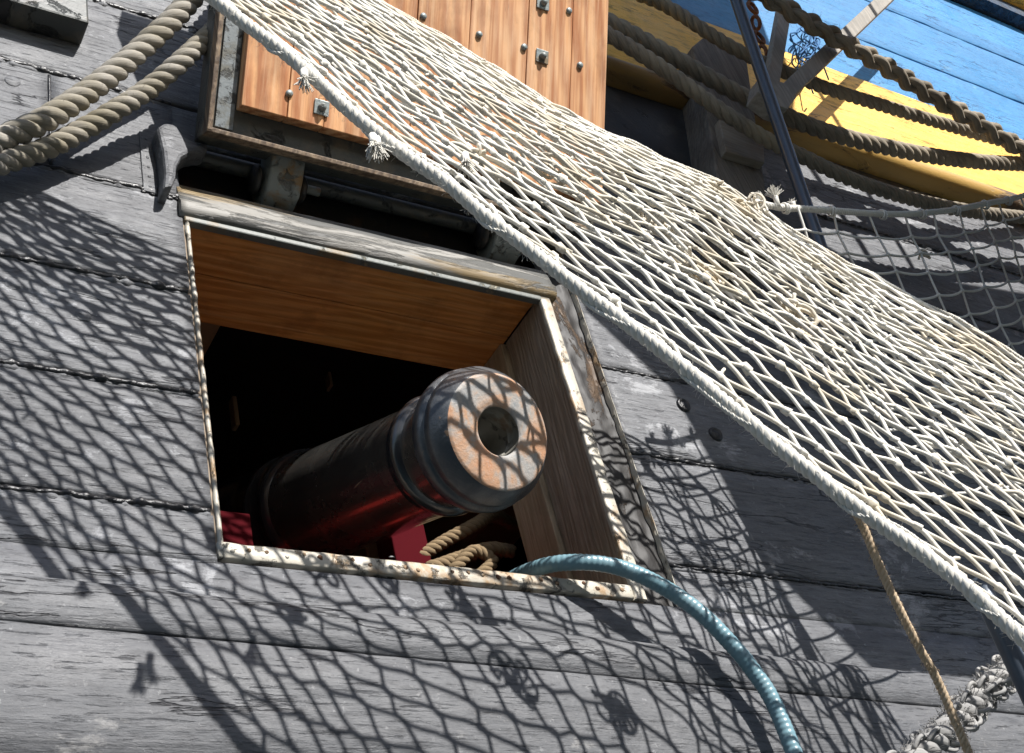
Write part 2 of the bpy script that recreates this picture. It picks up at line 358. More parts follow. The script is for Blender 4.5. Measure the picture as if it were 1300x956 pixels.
# wale: rounded timber band of two strakes
wl = MB(); SL = -.0273; WZ0 = -.2075
prof = [(0, .06), (0, -.047), (.003, -.0505), (.03, -.0515), (.055, -.0505), (.068, -.048), (.078, -.043), (.0835, -.036), (.0865, -.025), (.088, 0.0), (.088, .03)]
plank(wl, XL, XR, WZ0, WZ0+.088, slope=SL, seed=61, wob=.0015, prof=prof, dx=.02)
prof2 = [(0, .06), (0, -.044), (.004, -.05), (.06, -.052), (.13, -.052), (.197, -.051), (.2, -.048), (.2, .06)]
plank(wl, XL, XR, WZ0-.2015, WZ0-.0015, slope=SL, seed=62, wob=.0012, prof=prof2, dx=.02)
prof3 = [(0, .06), (0, 0), (.02, -.03), (.04, -.045), (.18, -.05), (.196, -.05), (.2, -.044), (.2, .06)]
plank(wl, XL, XR, WZ0-.405, WZ0-.205, slope=SL, seed=63, wob=.0012, prof=prof3, dx=.03)
wo = wl.build('wale', WALE, ship)
# knots and scars in the wale
for (x, y, h, s, a) in [(243, 772, .045, .010, -.5), (770, 826, .045, .011, -1.0), (186, 790, .05, .005, -1.4), (300, 838, .05, .004, -1.3), (498, 706, .0, .004, 0)]:
    c = P(x, y, h); M = Matrix.Rotation(a, 3, 'Y')
    sc_ = MB(); sc_.ball(c+V((0, .002, 0)), s, (1.5, .35, .6), 6, .6, M); sc_.build('tarred_knot', TAR, wo)
# yellow strake, mouldings, blue topsides, rail
yl = MB(); plank(yl, XL, XR, 1.765, 2.235, y=-.03, th=.06, r=(.004, .004), seed=70, dx=.05, wob=.001); yl.build('yellow_strake', YELLOW, ship)
ml = MB()
mprof = [(0, .1), (0, -.02), (.01, -.035), (.03, -.045), (.05, -.042), (.065, -.030), (.07, .05)]
plank(ml, XL, XR, 1.695, 1.765, y=-.03, seed=71, prof=mprof, wob=.001, dx=.05); ml.build('yellow_moulding', chipped('moulding_paint', (.50, .31, .08), (.10, .06, .03), (.30, .18, .06), .55, 10, .5, (.3, 1, 1)), ship)
bl = MB(); zs = [2.24, 2.60, 2.96, 3.32]
for j in range(3): plank(bl, XL, XR, zs[j]+.003, zs[j+1]-.003, seed=80+j, dx=.05, y=0)
bl.build('blue_topside', BLUE, ship)
rl = MB(); plank(rl, XL, XR, 3.40, 3.75, y=-.10, th=.16, seed=90, dx=.1); rl.build('yellow_rail', YELLOW, ship)
cp = MB(); cp.box((XL, -.06, 3.325), (XR, .05, 3.397)); cp.build('rail_shadow_strip', chipped('shadow_blue', (.02, .05, .10), (.02, .03, .05), (.03, .05, .08)), ship)  # dark blue strip draws the shadow band below the rail
# solid backing round the opening (thickness of the ship's side)
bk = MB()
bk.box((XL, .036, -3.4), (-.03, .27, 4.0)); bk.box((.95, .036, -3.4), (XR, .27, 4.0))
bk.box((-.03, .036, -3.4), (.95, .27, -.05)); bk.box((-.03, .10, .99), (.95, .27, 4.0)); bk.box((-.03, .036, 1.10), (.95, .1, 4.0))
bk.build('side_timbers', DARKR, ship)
# round treenail plugs in the planking
for (x, y) in [(16, 103), (16, 360), (106, 400), (126, 447), (20, 492), (260, 118), (186, 215), (1240, 300), (1095, 600), (930, 470)]:
    m = MB(); c = P(x, y, 0); c.y = 0
    m.lathe([(0, .0), (.0, .013), (-.0016, .015), (-.003, .0155), (-.01, .0165)], c+V((0, -.0008, 0)), V((0, -1, 0)), 24)
    m.build('treenail_plug', BLACK, ship)
for (x, y) in [(867, 515), (908, 552)]:
    m = MB(); c = P(x, y, 0)
    m.lathe([(.006, 0), (.006, .008), (.004, .011), (.008, .0135), (.004, .018), (-.004, .019)], c, V((0, -1, 0)), 20); m.build('bolt_head', TAR, ship)

# ---- port frame
fr = MB()
# header: weathered board with rounded lower lip
hp = [(.002, .09), (.002, -.004), (.012, -.014), (.03, -.016), (.045, -.008), (.07, -.004), (.095, .002), (.1, .012), (.1, .09)]
plank(fr, -.018, .846, .752, .852, y=0, seed=101, prof=hp, wob=.001, dx=.015)
hd = fr.build('port_header', HEADER, ship)
lp = MB(); lp.box((-.010, -.006, .739), (.806, .012, .753)); lp.build('header_lip', GREENG, hd, .003)
# soffit, jambs, sill
sf = MB()
for k in range(2): sf.box((0, .004+.135*k, .752), (.80, .1365+.135*k, .79))
so = sf.build('port_soffit', SOFFIT, ship, .0015)
b_ = MB(); rr_ = cam2w(cdir(417, 357)); c = EYE+rr_*((.752-EYE.z)/rr_.z)
b_.lathe([(.007, 0), (.007, .006), (.004, .011), (-.002, .0125)], c, V((0, 0, -1)), 18); b_.build('bolt_head', IRON, so)
jm = MB(); jm.box((.802, .005, -.03), (.828, .155, .751)); jm.build('right_jamb', OAK, ship, .002)
jm = MB(); jm.box((.790, .158, -.03), (.828, .272, .751)); jm.build('right_jamb_inner', raw_wood('jamb_inner', (.42, .32, .21), (.32, .24, .15), (.48, .38, .27), 'z', 9), ship, .003)
jm = MB(); jm.box((-.03, .003, -.03), (-.001, .272, .751)); jm.build('left_jamb', OAK, ship)
jm = MB(); jm.box((-.001, .045, -.05), (.802, .272, -.004)); jm.build('port_sill', OAK2, ship, .003)
# cream edge strips
def strip(name, x0, x1, z0, z1, y0, y1, along='z', mat=CREAM, parent=ship, seed=0):
    m = MB(); n = int(max(x1-x0, z1-z0)/.01)
    b = len(m.v)
    for i in range(n+1):
        t = i/n
        w1 = .0018*nz(t*n*.3, seed, 1); w2 = .0018*nz(t*n*.3, seed, 5)
        if along == 'z':
            z = z0+(z1-z0)*t; q = [(x0+w1, y1), (x0+w1, y0+.002), (x0+.003+w1, y0), (x1-.003+w2, y0), (x1+w2, y0+.002), (x1+w2, y1)]
            m.v += [V((a, yy, z)) for a, yy in q]
        else:
            x = x0+(x1-x0)*t; q = [(z0+w1, y1), (z0+w1, y0+.002), (z0+.003+w1, y0), (z1-.003+w2, y0), (z1+w2, y0+.002), (z1+w2, y1)]
            m.v += [V((x, yy, a)) for a, yy in q]
    for i in range(n):
        for k in range(5):
            a = b+i*6+k; f = [a, a+1, a+7, a+6]; m.face(f if along == 'z' else f[::-1])
    m.face([b+k for k in range(6)]); m.face([b+n*6+k for k in range(6)][::-1])
    return m.build(name, mat, parent)
strip('left_edge_strip', -.0075, .0, -.006, .74, -.004, .03, seed=1)
strip('right_edge_strip', .801, .829, -.03, .75, -.006, .004, seed=2)
bs = strip('sill_strip', -.0105, .799, -.030, .0, -.005, .044, 'x', seed=3)
for i in range(26):
    x = .015+i*.0305+random.uniform(-.006, .006); m = MB()
    m.ball(V((x, -.005, -.012+random.uniform(-.005, .005))), random.uniform(.0035, .0052), (1, .55, 1), 5, .5); m.build('rivet', RIV if i % 3 else CREAM, bs)
rb = MB(); b = 0
n = 240
for i in range(n+1):
    z = -.03+.99*i/n
    for k in range(9):
        x = .831+(.081)*k/8; rb.v.append(V((x, .012+.009*nz(x*45, z*8, 3)+.006*nz(x*120, z*30, 7)+(.01 if k in (0,) else 0), z)))
for i in range(n):
    for k in range(8): a = i*9+k; rb.face([a, a+1, a+10, a+9])
rb.build('right_rebate', BROWNR, ship)
strip('rebate_edge', .9105, .9145, -.03, .97, -.002, .04, mat=CREAM, seed=6)
# dark recess over the header, with the hinge bar
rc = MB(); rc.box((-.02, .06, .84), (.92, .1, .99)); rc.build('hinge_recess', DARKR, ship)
rg = MB(); rg.tube(catmull([V((-.02, .01, .955)), V((.92, .01, .955))], .05), .018, 12); rg.build('hinge_bar', LIDBLACK, ship)
for cx0 in (.165, .705):
    h = MB()
    # curled hinge knuckle: strap that comes down from the lid and rolls round the bar
    pr = []
    for k in range(9): a = math.radians(200-k*26); pr.append((.010-.040*math.cos(math.radians(90))+.034*math.cos(a)-.01, .93+.040*math.sin(a)))
    poly = [(-.105, 1.0), (-.075, .93), (-.050, .895), (-.02, .868), (.02, .862), (.05, .88), (.05, .92), (0, .95), (-.04, .99)]
    h.prism(poly, cx0, cx0+.074, lambda a, b, d: V((d, a, b)))
    ho = h.build('hinge_knuckle', HINGE, ship, .006)
    for sx in (-.012, .086):
        k = MB(); k.lathe([(-.008, 0), (-.008, .026), (0, .034), (.008, .026), (.008, 0)], V((cx0+sx, -.002, .915)), V((1, 0, 0)), 20); k.build('hinge_collar', DARKR, ho)
    k = MB(); k.lathe([(-.02, 0), (-.02, .010), (.02, .010), (.02, 0)], V((cx0+.112, -.002, .925)), V((1, 0, 0)), 14); k.build('hinge_pin', HINGE, ho)
# drip moulding end (black painted casting) at the left of the lid
dm = MB()
pp = [(197, 167), (206, 162), (220, 164), (226, 172), (232, 180), (246, 187), (262, 188), (262, 196), (240, 199), (228, 206), (222, 218), (221, 232), (216, 243), (205, 245), (207, 225), (204, 195)]
q = [P(x, y, .03) for x, y in pp]
dm.prism([(p.x, p.z) for p in q], -.045, .004, lambda a, b, d: V((a, d, b)))
dm.build('drip_moulding', BLACK, ship, .008)
dm = MB(); dm.box((-.086, -.004, .800), (-.060, .002, .975)); po = dm.build('moulding_plate', BLACK, ship, .001)
for k in range(6):
    r_ = MB(); r_.ball(V((-.073, -.004, .815+k*.028)), .0035, (1, .5, 1), 4); r_.build('rivet', BLACK, po)
# tar runs around the foot of the moulding
tr = MB()
for k in range(9):
    x = -.085+k*.0085; tr.ball(V((x, 0, .800+.004*math.sin(k*2))), .0055, (1.3, .7, .8), 5, .6)
tr.build('tar_run', TAR, ship)
# projecting timber block at the top left (end of a fixed step)
bx = MB(); bx.box((-.9, -.062, 1.205), (-.195, .0, 1.30)); bx.box((-.9, -.048, 1.297), (-.205, .0, 1.345))
bx.build('side_step', LIDBLACK, ship, .005)

# ---- port lid, opened upwards and leaning out
TH = math.radians(29.5); U = V((0, -math.sin(TH), math.cos(TH))); N = V((0, -math.cos(TH), -math.sin(TH))); A0 = P(262, 165, .10)
def L(a, b, d): return V((A0.x, A0.y, A0.z))+V((1, 0, 0))*a+U*b+N*d     # a right, b up the lid, d out from its face
def lbox(mb, a0, a1, b0, b1, d0, d1):
    M = Matrix(((1, U.x, N.x, A0.x), (0, U.y, N.y, A0.y), (0, U.z, N.z, A0.z), (0, 0, 0, 1)))
    # box axes (a,b,d): keep orientation positive
    mb.box((a0, b0, d0), (a1, b1, d1), M)
LW, LH = .935, .92
m = MB(); lbox(m, 0, LW, 0, LH, -.075, -.030); lid = m.build('port_lid', LIDBLACK, ship, .003)
m = MB(); lbox(m, .0015, .012, .002, LH, -.029, .0); lbox(m, .001, LW-.002, -.001, .010, -.029, -.001); m.build('lid_edge_board', LIDEDGE, lid, .002)
m = MB(); lbox(m, .0125, LW-.004, .0105, LH, -.029, -.012); m.build('lid_border', LIDBLACK, lid, .002)
m = MB(); lbox(m, .018, .055, .016, LH, -.0115, -.007); m.build('lid_side_face', LIDGREY, lid, .001)
ln_ = []
xs = [.058, .155, .235, .43, .56, .71, .83, .931]
lin = bpy.data.objects.new('lid_lining', None)
m = MB()
for i in range(len(xs)-1):
    lbox(m, xs[i]+.0008, xs[i+1]-.0008, .062, LH-.02, -.0115, .020+.0012*(i % 2))
lin = m.build('lid_lining', PINE, lid, .0018)
def lidpx(x, y, d=0):
    r = cam2w(cdir(x, y)); p0 = L(0, 0, d); return EYE+r*(((p0-EYE) @ N)/(r @ N))
for (x, y) in [(367, 119), (537, 21), (608, 44), (665, 60), (722, 14), (736, 83), (590, 98), (460, 60), (412, 30)]:
    m = MB(); c = lidpx(x, y, .0205); m.lathe([(.006, 0), (.006, .004), (.004, .0075), (-.001, .008)], c, N, 14, V((1, 0, 0))); m.build('round_bolt', IRON, lin)
for (x, y) in [(408, 137), (688, 72), (689, 4), (480, -20)]:
    m = MB(); c = lidpx(x, y, .022); s = .0165
    M = Matrix(((1, U.x, N.x, c.x), (0, U.y, N.y, c.y), (0, U.z, N.z, c.z), (0, 0, 0, 1)))
    m.box((-s, -s, 0), (s, s, .003), M); pl = m.build('square_washer', IRON, lin, .0015)
    m = MB(); m.lathe([(.013, 0), (.013, .005), (.010, .008), (.003, .0095), (.002, .0095)], c, N, 6, V((1, 0, 0))); m.build('bolt_nut', HINGE, pl)

m = MB(); q = [P(x, y, 0) for x, y in [(700, 66), (903, 150), (925, 320), (700, 320)]]
m.prism([(q[0].x, 1.692), (q[1].x, 1.692), (q[2].x, 1.32), (q[0].x, 1.32)], -.012, .012, lambda a, b, d: V((a, d, b))); m.build('shade_panel', chipped('shade_panel_black', (.035, .037, .042), (.05, .05, .05), (.06, .06, .06), .64, 16, .55), ship, .003)  # added dark panel, its colour carries the shade on the planking here
# fender post with its block on the right of the lid
fp = MB()
def upx(pts, y0, y1, mb):
    q = [P(x, y, -y0) for x, y in pts]; mb.prism([(p.x, p.z) for p in q], y0, y1, lambda a, b, d: V((a, d, b)))
upx([(880, 58), (893, 47), (940, 62), (948, 72), (975, 258), (985, 320), (925, 320), (915, 250), (897, 140)], -.11, .0, fp)
fo = fp.build('fender_post', OAK2, ship, .006)
m = MB(); upx([(913, 151), (969, 173), (971, 207), (922, 192)], -.135, -.108, m); m.build('fender_block', raw_wood('block_wood', (.34, .29, .23), (.27, .22, .17), (.40, .34, .27), 'x', 8), fo, .003)

# ---- dark gun deck behind the port
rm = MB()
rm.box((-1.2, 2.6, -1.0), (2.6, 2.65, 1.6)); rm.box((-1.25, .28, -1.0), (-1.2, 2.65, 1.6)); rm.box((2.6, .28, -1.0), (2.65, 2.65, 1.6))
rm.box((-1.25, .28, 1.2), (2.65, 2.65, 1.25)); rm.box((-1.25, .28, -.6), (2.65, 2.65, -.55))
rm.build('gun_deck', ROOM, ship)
m = MB(); m.box((.95, 1.2, -.5), (1.1, 1.35, 1.2)); m.box((-.1, 1.9, -.5), (.02, 2.0, 1.2)); m.box((1.3, .5, .95), (1.45, 2.6, 1.2)); m.box((.1, .5, 1.0), (.28, 2.6, 1.2)); m.build('deck_beams', ROOMB, ship, .01)
for (x, y, d, w, hh) in [(300, 410, -.9, .06, .02), (440, 430, -.9, .10, .012), (470, 455, -.8, .09, .012), (300, 520, -.7, .012, .09), (520, 445, -.9, .05, .012), (420, 480, -.8, .01, .05)]:
    m = MB(); c = P(x, y, d); m.box((c.x-w/2, c.y, c.z-hh/2), (c.x+w/2, c.y+.03, c.z+hh/2)); m.build('deck_fitting', ROOMB, ship, .003)

# ------------------------------------------------------------------ CANNON
AX = V((.085, -.918, -.384)).normalized()       # towards the muzzle
MC = P(634, 547, .16)
gun = empty('cannon', (0, 0, 0), 'black iron cannon with a rusty muzzle poking out through the open gunport', 'cannon')
def back(s): return -s
prof = [(-.098, .104), (-.095, .113), (-.090, .125), (-.082, .1315), (-.068, .1345), (-.056, .133), (-.0525, .1275), (-.050, .1255), (-.0475, .1285), (-.034, .1295), (-.030, .1285), (-.006, .112), (-.003, .109)]
m = MB(); m.lathe([(d, r) for d, r in prof], MC, AX, 72); mz = m.build('muzzle_swell', MUZ, gun)
m = MB(); m.lathe([(-.003, .109), (-.0005, .1055), (.0, .103), (0, .085), (0.0005, .06), (0, .0485), (-.003, .0455)], MC, AX, 72); m.build('muzzle_face', FACE, gun)
m = MB(); m.lathe([(-.003, .0455), (-.012, .0455), (-.030, .0455), (-.031, .043), (-.034, .0415), (-.085, .0415), (-.086, .0)], MC, AX, 48)
m.build('bore', chipped('bore_iron', (.24, .23, .20), (.12, .11, .10), (.17, .12, .08), .6, 40, .45, metal=.3), gun)
L_ = .80
prof = [(-.097, .104), (-.12, .106), (-.15, .104), (-.163, .106)]
m = MB(); m.lathe(prof, MC, AX, 64); m.build('muzzle_neck', GUN, gun)
prof = [(-.160, .105), (-.164, .113), (-.170, .1175), (-.178, .119), (-.186, .1175), (-.191, .113), (-.194, .111), (-.200, .113), (-.204, .109)]
m = MB(); m.lathe(prof, MC, AX, 64); m.build('astragal_ring', RING, gun)
prof = [(-.202, .1085), (-.35, .1115), (-.5, .115), (-.66, .120)]
m = MB(); m.lathe(prof, MC, AX, 64); m.build('barrel', GUN, gun)
prof = [(-0.655, 0.1205), (-0.660, 0.1267), (-0.668, 0.1318), (-0.676, 0.1318), (-0.682, 0.1277), (-0.700, 0.1277), (-0.730, 0.1277), (-0.734, 0.1329), (-0.742, 0.1349), (-0.750, 0.1329), (-0.753, 0.1277), (-0.830, 0.1318), (-1.150, 0.1442), (-1.600, 0.1648), (-1.620, 0.1751), (-1.660, 0.1751), (-1.680, 0.1442), (-1.740, 0.0824), (-1.760, 0.0412), (-1.800, 0.0515), (-1.830, 0.0309), (-1.94, 0)]
m = MB(); m.lathe(prof, MC, AX, 64); m.build('reinforce', RING, gun)
carr = empty('gun_carriage', (0, 0, 0), 'red painted wooden gun carriage in the dark behind the sill', 'gun carriage')
side = AX.cross(V((0, 0, 1))).normalized()
for s in (-1, 1):
    m = MB(); base = MC-AX*1.0+side*(s*.20); ax_h = V((AX.x, AX.y, 0)).normalized()
    def to(a, b, d, base=base): p = base-ax_h*a+side*d; return V((p.x, p.y, b))
    m.prism([(-.32, -.5), (-.32, .03), (-.1, .06), (0, .14), (.3, .22), (.6, .18), (.6, -.5)], -.035, .035, to); m.build('cheek', RED, carr, .005)
m = MB()
def tob(a, b, d): p = MC-AX*.78+side*a-V((AX.x, AX.y, 0)).normalized()*d; return V((p.x, p.y, b))
m.prism([(-.26, -.5), (.30, -.5), (.30, .03), (-.26, .03)], 0, .08, tob); m.build('transom', RED, carr, .006)
m = MB(); c = P(302, 665, -.33); m.box((c.x-.08, c.y, -.4), (c.x+.028, c.y+.07, c.z+.028)); m.build('bolster', RED_SHADE, carr, .003)
m = MB(); c = P(528, 680, -.40); m.box((c.x-.06, c.y, -.4), (c.x+.026, c.y+.07, c.z+.035)); m.build('bolster', RED_SHADE, carr, .003)
m = MB(); m.box((.10, .05, -.11), (.68, .95, -.06)); m.build('red_reflector', RED, carr, .004)  # unseen red board added below the sill to redden the barrel's underside
# coil of tackle rope on the deck, just inside the sill
m = MB()
pts, f_ = m.rope([P(520, 715, -.42), P(560, 690, -.40), P(600, 668, -.38), P(625, 655, -.42), P(650, 665, -.5)], .016, .05, step=.004)
pts2, f2 = m.rope([P(545, 722, -.36), P(585, 708, -.35), P(620, 697, -.34), P(650, 700, -.36)], .016, .05, step=.004)
m.rope([P(575, 725, -.34), P(600, 700, -.33), P(625, 712, -.32), P(610, 730, -.32)], .014, .05, step=.004)
tag(m.build('tackle_rope', fibre('tackle', (.26, .19, .11), (.17, .12, .07), None)), 'tan tackle rope lying inside the port beside the cannon', 'rope')
# lantern hanging inside
lt = empty('lantern', (0, 0, 0), 'small brass lantern hanging in the dark behind the port soffit', 'lantern')
c = P(555, 440, -.55)
m = MB(); m.lathe([(-.05, .0), (-.05, .035), (-.045, .04), (-.04, .035)], c, V((0, 0, 1)), 20); m.build('lantern_base', BRASS, lt); m = MB(); m.lathe([(.04, .035), (.045, .04), (.06, .02), (.075, .008), (.1, .006)], c, V((0, 0, 1)), 20); m.build('lantern_cap', BRASS, lt)
m = MB(); m.lathe([(-.04, .03), (.04, .03)], c, V((0, 0, 1)), 8); m.build('lantern_pane', PANE, lt)
m = MB(); m.tube([c+V((0, 0, .1)), V((c.x, c.y, 1.2))], .003, 6); m.build('hook', RUST, lt)

# ------------------------------------------------------------------ NETS
Bc = [(0, -230, .60), (150, -100, .615), (270, -2, .63), (375, 78, .65), (470, 163, .66), (560, 228, .68), (645, 296, .69), (730, 362, .70), (815, 425, .715), (885, 482, .72), (955, 540, .727), (1020, 592, .733), (1100, 652, .742), (1175, 705, .75), (1240, 757, .76), (1300, 812, .767), (1420, 905, .78), (1560, 1010, .80)]
Tc = [(180, -170, .475), (330, -80, .47), (470, -4, .46), (585, 62, .452), (690, 122, .442), (760, 163, .436), (850, 208, .436), (925, 238, .44), (1000, 289, .432), (1060, 325, .45), (1110, 352, .475), (1160, 382, .51), (1240, 425, .56), (1310, 466, .60), (1360, 498, .625), (1420, 525, .65), (1540, 585, .68), (1680, 650, .70)]
Bp = [P(*p) for p in Bc]; Tp = [P(*p) for p in Tc]
LEN = [0]
for i in range(1, len(Bp)): LEN.append(LEN[-1]+((Bp[i]-Bp[i-1]).length+(Tp[i]-Tp[i-1]).length)/2)
def cr(pts, s):
    i = 0
    while i < len(LEN)-2 and LEN[i+1] < s: i += 1
    t = (s-LEN[i])/(LEN[i+1]-LEN[i]); a = pts[max(i-1, 0)]; b = pts[i]; c = pts[i+1]; d = pts[min(i+2, len(pts)-1)]
    if t < 0 or t > 1: return b.lerp(c, t)
    return 0.5*((2*b)+(c-a)*t+(2*a-5*b+4*c-d)*t*t+(3*b-a-3*c+d)*t**3)
def surf(s, v, layer=0):
    b = cr(Bp, s); t = cr(Tp, s)
    if layer == 0:
        p = b.lerp(t, v)
        p += V((0, -.03, -.015))*math.sin(math.pi*v)
    else:                                            # turned-back upper edge, falling behind
        p = t.lerp(b, v*.75)+V((.0, .075, -.01))*math.sin(min(1, v*1.4)*math.pi/2)
    q = V((s*3.1, v*2.2, 4.0+layer))
    k = min(1, v*5+.12) if layer == 0 else 1
    p += k*V((noise.noise(q)*.010, noise.noise(q+V((9, 0, 0)))*.014, noise.noise(q+V((0, 9, 0)))*.012))
    q = V((s*17, v*13, 9+layer)); a = .005*k
    return p+V((noise.noise(q), noise.noise(q+V((5, 3, 1))), noise.noise(q+V((1, 7, 3)))))*a
def cord(mb, p, q, tp, tq, r, n=7, sides=6):
    pts = []
    for k in range(n+1):
        t = k/n; h1 = 2*t**3-3*t*t+1; h2 = t**3-2*t*t+t; h3 = -2*t**3+3*t*t; h4 = t**3-t*t
        pts.append(p*h1+tp*h2+q*h3+tq*h4)
    mb.tube(pts, r, sides, False)
def lattice(fn, S, du, rows, v0, v1, mbc, mbk, r=.0024, skip=0, jit=.25, hug=.55, tails=.06, vpow=1.0):
    n = int(S/du)
    def V_(j): return v0+(v1-v0)*(j/rows)**vpow
    K = {}
    for j in range(rows+1):
        for i in range(n+1):
            s = (i+.5*(j % 2))*du+du*jit*(random.random()-.5)*.6+du*.9*noise.noise(V((i*.11, j*.16, 2)))
            v = V_(j)+(v1-v0)/rows*jit*(random.random()-.5)*.9
            if j in (0, rows): v = V_(j)
            K[i, j] = (fn(s, v), (fn(s+.01, v)-fn(s-.01, v)).normalized())
    for j in range(rows):
        for i in range(n+1):
            p, tp = K[i, j]
            for di in ((0, -1) if j % 2 == 0 else (0, 1)):
                if (i+di, j+1) not in K or random.random() < skip: continue
                q, tq = K[i+di, j+1]; d = (q-p); ln = d.length
                sg = 1 if d @ tp > 0 else -1
                e1 = (tp*sg*hug+d.normalized()*(1-hug)*1.0+V((random.uniform(-.2, .2),)*3)*.5)*ln*1.15
                e2 = (tq*sg*hug+d.normalized()*(1-hug)*1.0+V((random.uniform(-.2, .2),)*3)*.5)*ln*1.15
                cord(mbc, p, q, e1, e2, r*random.uniform(.9, 1.12))
    for (i, j), (p, tp) in K.items():
        if j == 0: continue
        M = tp.to_track_quat('X', 'Z').to_matrix()
        mbk.ball(p, r*1.75*random.uniform(.8, 1.2), (1.7, .9, .9), 3, .7, M)
        if random.random() < tails:
            e = V((random.uniform(-1, 1), random.uniform(-1, .4), random.uniform(-1, .6))).normalized()*random.uniform(.008, .02)
            mbk.tube([p, p+e*.6+V((0, 0, .002)), p+e], lambda t: r*(.9-.2*t), 5)
    return K
net = empty('climbing_net', (0, 0, 0), 'large off white rope net slung diagonally in front of the port and lid', 'net')
S = LEN[-1]
mc = MB(); mk = MB()
lattice(surf, S-.1, .124, 40, .002, 1.0, mc, mc, .0034, hug=.84, vpow=1.15)
mc.build('netting', NETM, net)
mc = MB(); mk = MB()
random.seed(21)
lattice(lambda s, v: surf(s, v, 1), S-.1, .124, 22, 0.0, .66, mc, mc, .0031, skip=.05, jit=.45, hug=.8)
mc.build('folded_back_netting', NETM, net)
# headline cord at the fold and heavy edge rope
ep = []
k = 0
while k*.02 < S-.02:
    s = k*.02; p = surf(s, 0)*.5+cr(Bp, s)*.5; ep.append(p+V((0, .002*nz(s*14, 2), .003*nz(s*10, 8)))); k += 1
m = MB(); pts, f_ = m.rope(ep, .0108, .036, seed=3, sides=8); m.fuzz(pts, f_, .0105, 900, .012, .00022)
m.build('edge_rope', EDGE, net)
m = MB()       # thinner loose line lashed along the edge rope, with wraps
lp_ = []
for i, p in enumerate(ep):
    a = i*.55+2*nz(i*.13, 5); lp_.append(p+V((.0, -.007, .008))*math.cos(a)+V((.008, 0, .006))*math.sin(a))
m.rope(lp_, .0036, .018, seed=9, sides=5, step=.004); m.build('lashing_line', EDGE, net)
m = MB(); hp_ = [surf(k*.03, 1.0)+V((0, 0, .003)) for k in range(int(S/.03))]
m.rope(hp_, .0042, .018, seed=11, sides=5, step=.004); m.build('head_line', NETM, net)
# repair tangles
random.seed(5)
def tangle(c, sz, n, ax, mat=NETM, r=.0036):
    m = MB(); M = ax.to_track_quat('X', 'Z').to_matrix()
    for _ in range(n):
        a0 = random.uniform(0, 6.28); pts = []
        R1 = random.uniform(.4, 1)*sz; R2 = random.uniform(.25, .6)*sz; off = V((random.uniform(-.6, .6)*sz, random.uniform(-.3, .3)*sz, random.uniform(-.3, .3)*sz))
        sp = random.uniform(2.5, 5); tilt = random.uniform(-1.2, 1.2)
        for k in range(14):
            a = a0+sp*k/13
            d = V((math.cos(a)*R1, math.sin(a)*R2*math.cos(tilt), math.sin(a)*R2*math.sin(tilt)+random.uniform(-.1, .1)*sz*.3))
            pts.append(c+M @ (d+off))
        m.tube(catmull(pts, .003), r, 6)
    for _ in range(3):
        e = M @ V((random.uniform(-1, 1), random.uniform(-.6, .6), random.uniform(-.8, .8)))*sz*1.3
        m.tube(catmull([c, c+e*.6+V((0, 0, .004)), c+e], .004), r*.9, 6)
    return m
ndir = V((.62, -.05, -.75)).normalized()
TANM = fibre('tangle_cord', (.76, .73, .66), (.66, .62, .53), (.58, .48, .33), across=6, along=1)
for (x, y, h, s_, n_) in [(597, 208, .60, .035, 10), (640, 196, .56, .03, 7), (708, 222, .55, .034, 9), (842, 288, .555, .034, 10), (880, 338, .60, .036, 10), (1010, 400, .60, .040, 12), (805, 268, .55, .03, 8), (940, 262, .46, .02, 7), (1085, 372, .50, .02, 6), (1230, 560, .66, .02, 6), (520, 118, .58, .022, 6), (690, 150, .47, .03, 6)]:
    tangle(P(x, y, h+.02), s_*1.05, max(4, n_-2), ndir).build('repair_knot', TANM, net)
def tuft(c, d, ln, n, mat, parent, stem=.006):
    m = MB(); m.tube([c, c+d*ln*.45, c+d*ln*.6], stem, 7)
    for _ in range(n):
        e = (d+V((random.uniform(-.6, .6), random.uniform(-.6, .6), random.uniform(-.5, .5)))).normalized()
        p = c+d*ln*.5+V((random.uniform(-1, 1), random.uniform(-1, 1), random.uniform(-1, 1)))*stem*.6
        m.tube([p, p+e*ln*.4, p+e*ln*.7+V((0, 0, -.002))], .0008, 4, False)
    return m.build('frayed_end', mat, parent)
down = V((-.15, -.1, -1)).normalized()
for (x, y, h) in [(386, 90, .66), (473, 172, .68), (478, 176, .67), (590, 196, .66)]: tuft(P(x, y, h), down, .035, 40, EDGE, net)

net2 = empty('hanging_net', (0, 0, 0), 'grey open square netting sagging from a rope behind the big net', 'net')
H2 = [P(955, 256, .43), P(988, 263, .43), P(1035, 266, .42), P(1132, 272, .41), P(1198, 268, .40), P(1254, 258, .39), P(1300, 248, .38), P(1400, 215, .36), P(1500, 170, .34)]
h2 = catmull(H2, .01)
def surf2(i, j):
    p = h2[min(len(h2)-1, max(0, int(i*len(h2))))]
    sag = j; e = V((-.22*i-.05, .10*math.sin(i*3.1), -1)).normalized()
    q = p+e*(.72*sag)+V((.10*sag*(1-i), .05*math.sin(sag*2.5), -.05*math.sin(i*3.1)*sag))
    w = V((i*9, sag*7, 3)); return q+V((nz(*w), nz(w.x+4, w.y), nz(w.x, w.y+4)))*.012
m = MB(); NI, NJ = 21, 13
GG = {}
for j in range(NJ+1):
    for i in range(NI+1): GG[i, j] = surf2((i+.5*(j/NJ))/NI*.97, j/NJ)+V((random.uniform(-1, 1), random.uniform(-1, 1), random.uniform(-1, 1)))*.0035
